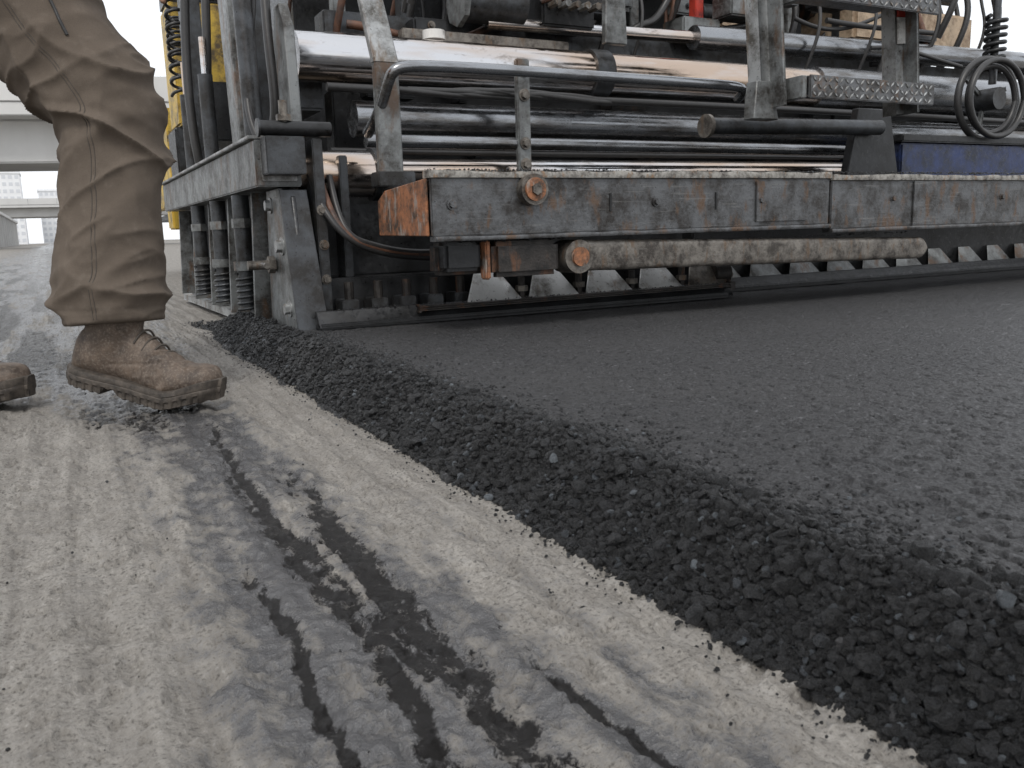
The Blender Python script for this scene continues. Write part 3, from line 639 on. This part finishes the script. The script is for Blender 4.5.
def boot(heel,dirv,pitch,zlift,name):
    root=bpy.data.objects.new(name,None); scene.collection.objects.link(root); root.parent=WK
    d=Vector(dirv).normalized(); l=Vector((-d.y,d.x,0))
    Mx=Matrix((( d.x,l.x,0,heel[0]),(d.y,l.y,0,heel[1]),(0,0,1,zlift),(0,0,0,1)))@Matrix.Translation((.21,0,0))@Matrix.Rotation(pitch,4,'Y')@Matrix.Translation((-.21,0,0))
    A=np.array([0,.012,.035,.07,.105,.14,.175,.21,.24,.265,.285,.298,.304])
    W=np.array([.012,.027,.036,.038,.0355,.037,.043,.0485,.050,.046,.037,.022,.008])
    Hh=np.array([.075,.105,.135,.155,.150,.128,.108,.092,.083,.078,.071,.060,.046])
    As=np.linspace(0,.304,60)
    flex=lambda a: .020*float(sstep(.205,.31,np.array(a)))+ (a-.215)*math.tan(pitch)*.75*(a>.215)
    bm=bmesh.new(); rings=[]
    for a in As:
        w_=np.interp(a,A,W);hh=np.interp(a,A,Hh); z0=.026; ring=[]
        for k in range(40):
            th=2*math.pi*k/40; c=math.cos(th);s=math.sin(th); e=.75
            zz=(z0+hh)/2+math.copysign(abs(s)**e,s)*(hh-z0)/2
            taper=1-.30*max(0,(zz-z0)/(hh-z0))**1.5
            ring.append(bm.verts.new((a,math.copysign(abs(c)**e,c)*w_*taper,zz)))
        rings.append(ring)
    for r0,r1 in zip(rings,rings[1:]):
        for k in range(40): bm.faces.new((r0[k],r0[(k+1)%40],r1[(k+1)%40],r1[k]))
    bm.faces.new(rings[0][::-1]); bm.faces.new(rings[-1])
    tube_bm(bm,[(.075,0,.06,.05,.034),(.075,0,.12,.055,.040),(.070,0,.17,.058,.045),(.062,0,.225,.060,.050)],ref=(1,0,0))
    me=remesh(bm,.0032,4); V,N=co_no(me); x,y,z=V.T
    cr=.004*(1-np.abs(2*fbm(x*40,y*12,z*30,o=2)-1))**3*np.exp(-((x-.185)/.04)**2)*2+.005*(fbm(x*18,y*18,z*18)-.5)
    cap=-.0018*np.exp(-((x-.232-.3*np.abs(y))/.0028)**2)
    cnt=-.0018*np.exp(-((x-.080+.3*(z-.05))/.0026)**2)*(z<.13)
    vmp=-.0016*np.exp(-((z-.075-.25*(x-.15))/.0026)**2)*((x>.08)&(x<.2))
    V=V+N*(cr+cap+cnt+vmp)[:,None]
    V=V.copy(); V[:,2]+=.018*sstep(.205,.31,V[:,0])+np.maximum(0,V[:,0]-.215)*math.tan(pitch)*.75
    Vw=np.array([ (Mx@Vector(v))[:] for v in V]); o=setme(me,Vw,'boot_upper',M['leather']); o.parent=root
    bm=bmesh.new(); n=150; rr=[]
    for i in range(n):
        a=-.004+.314*i/(n-1); w_=float(np.interp(a,A,W))*1.06+.0045
        if a<0: w_=.014
        if a>.304: w_=.013
        spring=flex(a)
        zb=float(np.interp(a,[0,.086,.092,.112,.125],[.0,.0,.012,.012,.0])); zb+=.006*max(0,1-a/.02)
        lug=.0022*(1 if (i//4)%2 else 0)
        tp=.036+.006*float(sstep(.22,.30,np.array(a)))
        pr=((a,-w_+lug,zb+spring+.003),(a,-w_*.9,zb+spring+lug),(a,w_*.9,zb+spring+lug),(a,w_-lug,zb+spring+.003),(a,w_-lug,.014+spring),(a,w_+.0015,.017+spring),(a,w_+.001,.024+spring),(a,w_-.0005,.0255+spring),(a,w_+.0005,.028+spring),(a,w_-.002,tp+spring*.98),(a,w_-.008,tp+.002+spring*.98))
        ring=list(pr)+[(p[0],-p[1],p[2]) for p in pr[:3:-1]]
        rr.append([bm.verts.new(Mx@Vector(p)) for p in ring])
    k=len(rr[0])
    for r0,r1 in zip(rr,rr[1:]):
        for j in range(k): bm.faces.new((r0[j],r0[(j+1)%k],r1[(j+1)%k],r1[j]))
    bm.faces.new(rr[0][::-1]); bm.faces.new(rr[-1]); bmesh.ops.recalc_face_normals(bm,faces=bm.faces[:])
    finish(bm,'boot_sole',M['sole'],root,sharp=40)
    for i in range(4):
        a=.132+.018*i; hz=np.interp(a,A,Hh)
        hose('boot_lace',[ (Mx@Vector(p))[:] for p in ((a,-.026,hz-.022),(a+.005,-.016,hz+.001),(a+.009,.0,hz+.006),(a+.013,.016,hz+.001),(a+.018,.026,hz-.022))],.0022,'seam',root)
heel=Vector((-.638,-.700,0))
boot(heel,FD,math.radians(14),.008,'boot')
boot((-.965,-.452,0),(.83,-.56,0),math.radians(4),.006,'boot')
def flat(name,c,rough=.8):
    t=NT(name); n=t.noise(14,5,.6); return t.out(t.mix(n,tuple(v*.8 for v in c),c),rough,0,t.bump(n,.3,.004))
J=flat('hi_vis_jacket',(.75,.22,.03)); SK=flat('skin',(.42,.24,.16),.55); HR=flat('hair_dark',(.02,.015,.012),.6); HM=flat('hard_hat_white',(.75,.75,.72),.35)
bm=bmesh.new()
tube_bm(bm,[(-.66,-.48,1.0,.135,.19),(-.65,-.485,1.1,.12,.17),(-.64,-.49,1.25,.13,.19),(-.63,-.495,1.38,.125,.20),(-.625,-.5,1.46,.09,.14),(-.62,-.5,1.50,.06,.065)],ref=rf)
L=Vector((.57,.82,0))
for s,fw in ((-1,.12),(1,-.10)):
    sh=Vector((-.63,-.495,1.40))+L*s*.19; el=sh+L*s*.06+FD*fw*.4+Vector((0,0,-.28)); wr=el+FD*(.17+fw*.3)+Vector((0,0,-.14))
    tube_bm(bm,[(*(sh-L*s*.05),.06,.06),(*sh,.068,.065),(*((sh+el)/2),.056,.056),(*el,.050,.050),(*((el+wr)/2),.044,.044),(*wr,.036,.036)],ref=L[:],seg=20)
    b2=bmesh.new(); hd=(wr-el).normalized(); sd=hd.cross(L).normalized()
    tube_bm(b2,[(*(wr-hd*.02),.026,.022),(*(wr+hd*.03),.038,.018),(*(wr+hd*.085),.040,.016),(*(wr+hd*.10),.03,.012)],ref=sd[:],seg=18)
    for f in range(4):
        b=wr+hd*.08+sd*(-.028+.019*f); ln=(.062,.074,.07,.055)[f]; cu=L*-s
        tube_bm(b2,[(*(b-hd*.02),.009,.009),(*(b+hd*ln*.5),.0085,.0085),(*(b+hd*ln*.85+cu*ln*.25),.0075,.0075),(*(b+hd*ln+cu*ln*.55),.005,.005)],ref=sd[:],seg=10,n=4)
    b=wr+hd*.02+sd*-.025; tube_bm(b2,[(*b,.012,.012),(*(b-sd*.025+hd*.03),.010,.010),(*(b-sd*.032+hd*.065),.007,.007)],ref=L[:],seg=10,n=4)
    m2=remesh(b2,.003,1); V,N=co_no(m2); setme(m2,V,'hand',SK)
me=remesh(bm,.008,3); V,N=co_no(me); x,y,z=V.T
V=V+N*(.012*((1-np.abs(2*fbm(x*6,y*6,z*12,o=2)-1))**3-.3))[:,None]; setme(me,V,'jacket',J)
hc=Vector((-.60,-.515,1.63))
bm=bmesh.new(); tube_bm(bm,[(-.62,-.5,1.47,.055,.055),(-.612,-.507,1.56,.052,.052)],ref=rf,seg=20)
tube_bm(bm,[(*(hc+Vector((0,0,-.115))+FD*.03),.03,.03),(*(hc+Vector((0,0,-.08))+FD*.015),.075,.058),(*(hc+Vector((0,0,-.02))),.095,.072),(*(hc+Vector((0,0,.04))),.098,.078),(*(hc+Vector((0,0,.09))),.080,.065),(*(hc+Vector((0,0,.12))),.03,.03)],ref=rf,seg=28)
tube_bm(bm,[(*(hc+FD*.09+Vector((0,0,.01))),.008,.010),(*(hc+FD*.108+Vector((0,0,-.025))),.013,.015),(*(hc+FD*.09+Vector((0,0,-.035))),.008,.012)],ref=L[:],seg=12)
for s in (-1,1): tube_bm(bm,[(*(hc+L*s*.066+Vector((0,0,-.035))),.012,.006),(*(hc+L*s*.078),.018,.008),(*(hc+L*s*.074+Vector((0,0,.03))),.014,.006)],ref=rf,seg=12)
me=remesh(bm,.004,2); V,N=co_no(me); setme(me,V,'head',SK)
for s in (-1,1):
    bm=bmesh.new(); bmesh.ops.create_uvsphere(bm,u_segments=16,v_segments=10,radius=.012,matrix=Matrix.Translation(hc+FD*.084+L*s*.032+Vector((0,0,.005)))); finish(bm,'eye',M['white'],WK)
    bm=bmesh.new(); bmesh.ops.create_uvsphere(bm,u_segments=12,v_segments=8,radius=.0055,matrix=Matrix.Translation(hc+FD*.0935+L*s*.032+Vector((0,0,.005)))); finish(bm,'iris',HR,WK)
hose('mouth',[(hc+FD*.088+L*.022+Vector((0,0,-.062)))[:],(hc+FD*.096+Vector((0,0,-.060)))[:],(hc+FD*.088-L*.022+Vector((0,0,-.062)))[:]],.004,'rust',WK)
bm=bmesh.new(); tube_bm(bm,[(*(hc+Vector((0,0,.045))),.128,.105),(*(hc+Vector((0,0,.05))),.115,.098),(*(hc+Vector((0,0,.10))),.105,.09),(*(hc+Vector((0,0,.145))),.06,.05),(*(hc+Vector((0,0,.155))),.02,.02)],ref=rf,seg=32); finish(bm,'hard_hat',HM,WK)

# ------------------------------------------------------------------ BACKGROUND
def conc(name,c):
    t=NT(name); n=t.noise(.35,5,.65); s=t.noise(.5,5,.6,(1,1,.15))
    col=t.mix(t.ramp(n,[(.3,0),(.7,1)]),tuple(v*.88 for v in c),c); col=t.mix(t.ramp(s,[(.5,0),(.7,.25)]),col,tuple(v*.7 for v in c))
    return t.out(col,.85)
M['conc']=conc('viaduct_concrete',(.60,.595,.58)); M['bld']=conc('building_render',(.84,.85,.86)); M['glass']=flat('window_glass',(.68,.70,.73),.4); M['joint']=flat('joint_dark',(.35,.35,.35),.8)  # distance haze put into these colours: pale walls, faint windows
def viaduct(name,y0,wd,zb,hg,rot,par=1.1):
    e=empty(name,(0,y0,0)); e.rotation_euler=(0,0,rot)
    box('girder',-70,70,2,wd-2,zb,zb+hg*.55,'conc',e,.1); box('deck_slab',-70,70,0,wd,zb+hg*.553,zb+hg*.72,'conc',e,.05)
    box('parapet_near',-70,70,-.1,.25,zb+hg*.723,zb+hg*.723+par,'conc',e,.03); box('parapet_far',-70,70,wd-.25,wd+.1,zb+hg*.723,zb+hg*.723+par,'conc',e,.03)
    for x in (-58,-36,-14,12,34,56):
        cyl('pier',(x,wd/2,-.1),(x,wd/2,zb-1.2),.95,'conc',e,seg=24); box('pier_cap',x-1.4,x+1.4,1,wd-1,zb-1.2,zb-.003,'conc',e,.1)
    for i in range(28): box('parapet_joint',-69+i*5,-68.94+i*5,-.13,-.102,zb+hg*.73,zb+hg*.72+par-.05,'joint',e,0)
viaduct('concrete_viaduct',58,11,5.3,4.8,math.radians(-14),1.5)
viaduct('concrete_viaduct',190,14,5.4,3.2,math.radians(-6),1.2)
CN=empty('elevated_walkway')
box('walkway_roof',-9.5,-5.8,48,180,3.9,4.3,'conc',CN,.05)
for i in range(22): box('walkway_column_%d'%i,-6.3,-5.9,49+i*6,49.4+i*6,-.05,3.897,'conc',CN,.03)
def building(name,x0,x1,y0,y1,hh,fl,nx):
    e=empty(name); box('walls',x0,x1,y0,y1,-.1,hh,'bld',e,.1); box('roof_parapet',x0-.3,x1+.3,y0-.3,y1+.3,hh+.002,hh+1,'bld',e,.05)
    fh=hh/fl; w=(x1-x0)/nx
    for k in range(fl):
        for i in range(nx): box('window',x0+w*(i+.2),x0+w*(i+.8),y0-.06,y0-.004,k*fh+fh*.3,k*fh+fh*.8,'glass',e,0)
building('warehouse_building',-34,-11,60,150,9,3,8)
building('apartment_tower',-32,-10,430,450,30,10,9); building('apartment_tower',-4,14,460,480,24,9,8); building('apartment_tower',22,44,420,440,24,8,6)

# ------------------------------------------------------------------ LIGHT / WORLD / CAMERA
wd=bpy.data.worlds.new('World'); scene.world=wd; wd.use_nodes=True; nt=wd.node_tree; bg=nt.nodes['Background']
sk=nt.nodes.new('ShaderNodeTexSky'); sk.sky_type='NISHITA'; sk.sun_disc=False; sk.sun_elevation=math.radians(52); sk.sun_rotation=math.radians(215); sk.air_density=1; sk.dust_density=3
mx=nt.nodes.new('ShaderNodeMix'); mx.data_type='RGBA'; mx.inputs[0].default_value=.85; mx.inputs[7].default_value=(8.9,9.1,9.4,1)
nt.links.new(sk.outputs[0],mx.inputs[6]); nt.links.new(mx.outputs[2],bg.inputs[0]); bg.inputs[1].default_value=.142
sl=bpy.data.lights.new('sun','SUN'); sl.energy=1.5; sl.angle=math.radians(14); sl.color=(1,.97,.92); so=bpy.data.objects.new('sun',sl); scene.collection.objects.link(so)
az=math.radians(215); el=math.radians(52); dv=Vector((math.sin(az)*math.cos(el),math.cos(az)*math.cos(el),math.sin(el))); so.rotation_euler=dv.to_track_quat('Z','Y').to_euler()
cd=bpy.data.cameras.new('camera'); cam=bpy.data.objects.new('camera',cd); scene.collection.objects.link(cam); scene.camera=cam
cd.sensor_width=36; cd.lens=850/1024*36; cd.clip_start=.02; cd.clip_end=3000
R=(Matrix.Rotation(-math.radians(27.789),3,'Z')@Matrix.Rotation(math.pi/2-math.radians(10.33),3,'X')@Matrix.Rotation(-math.radians(1.7),3,'Z'))
cam.matrix_world=Matrix.Translation(CAM)@R.to_4x4()
cd.dof.use_dof=True; cd.dof.focus_distance=1.6; cd.dof.aperture_fstop=22
scene.view_settings.view_transform='Standard'; scene.view_settings.look='None'; scene.view_settings.exposure=0
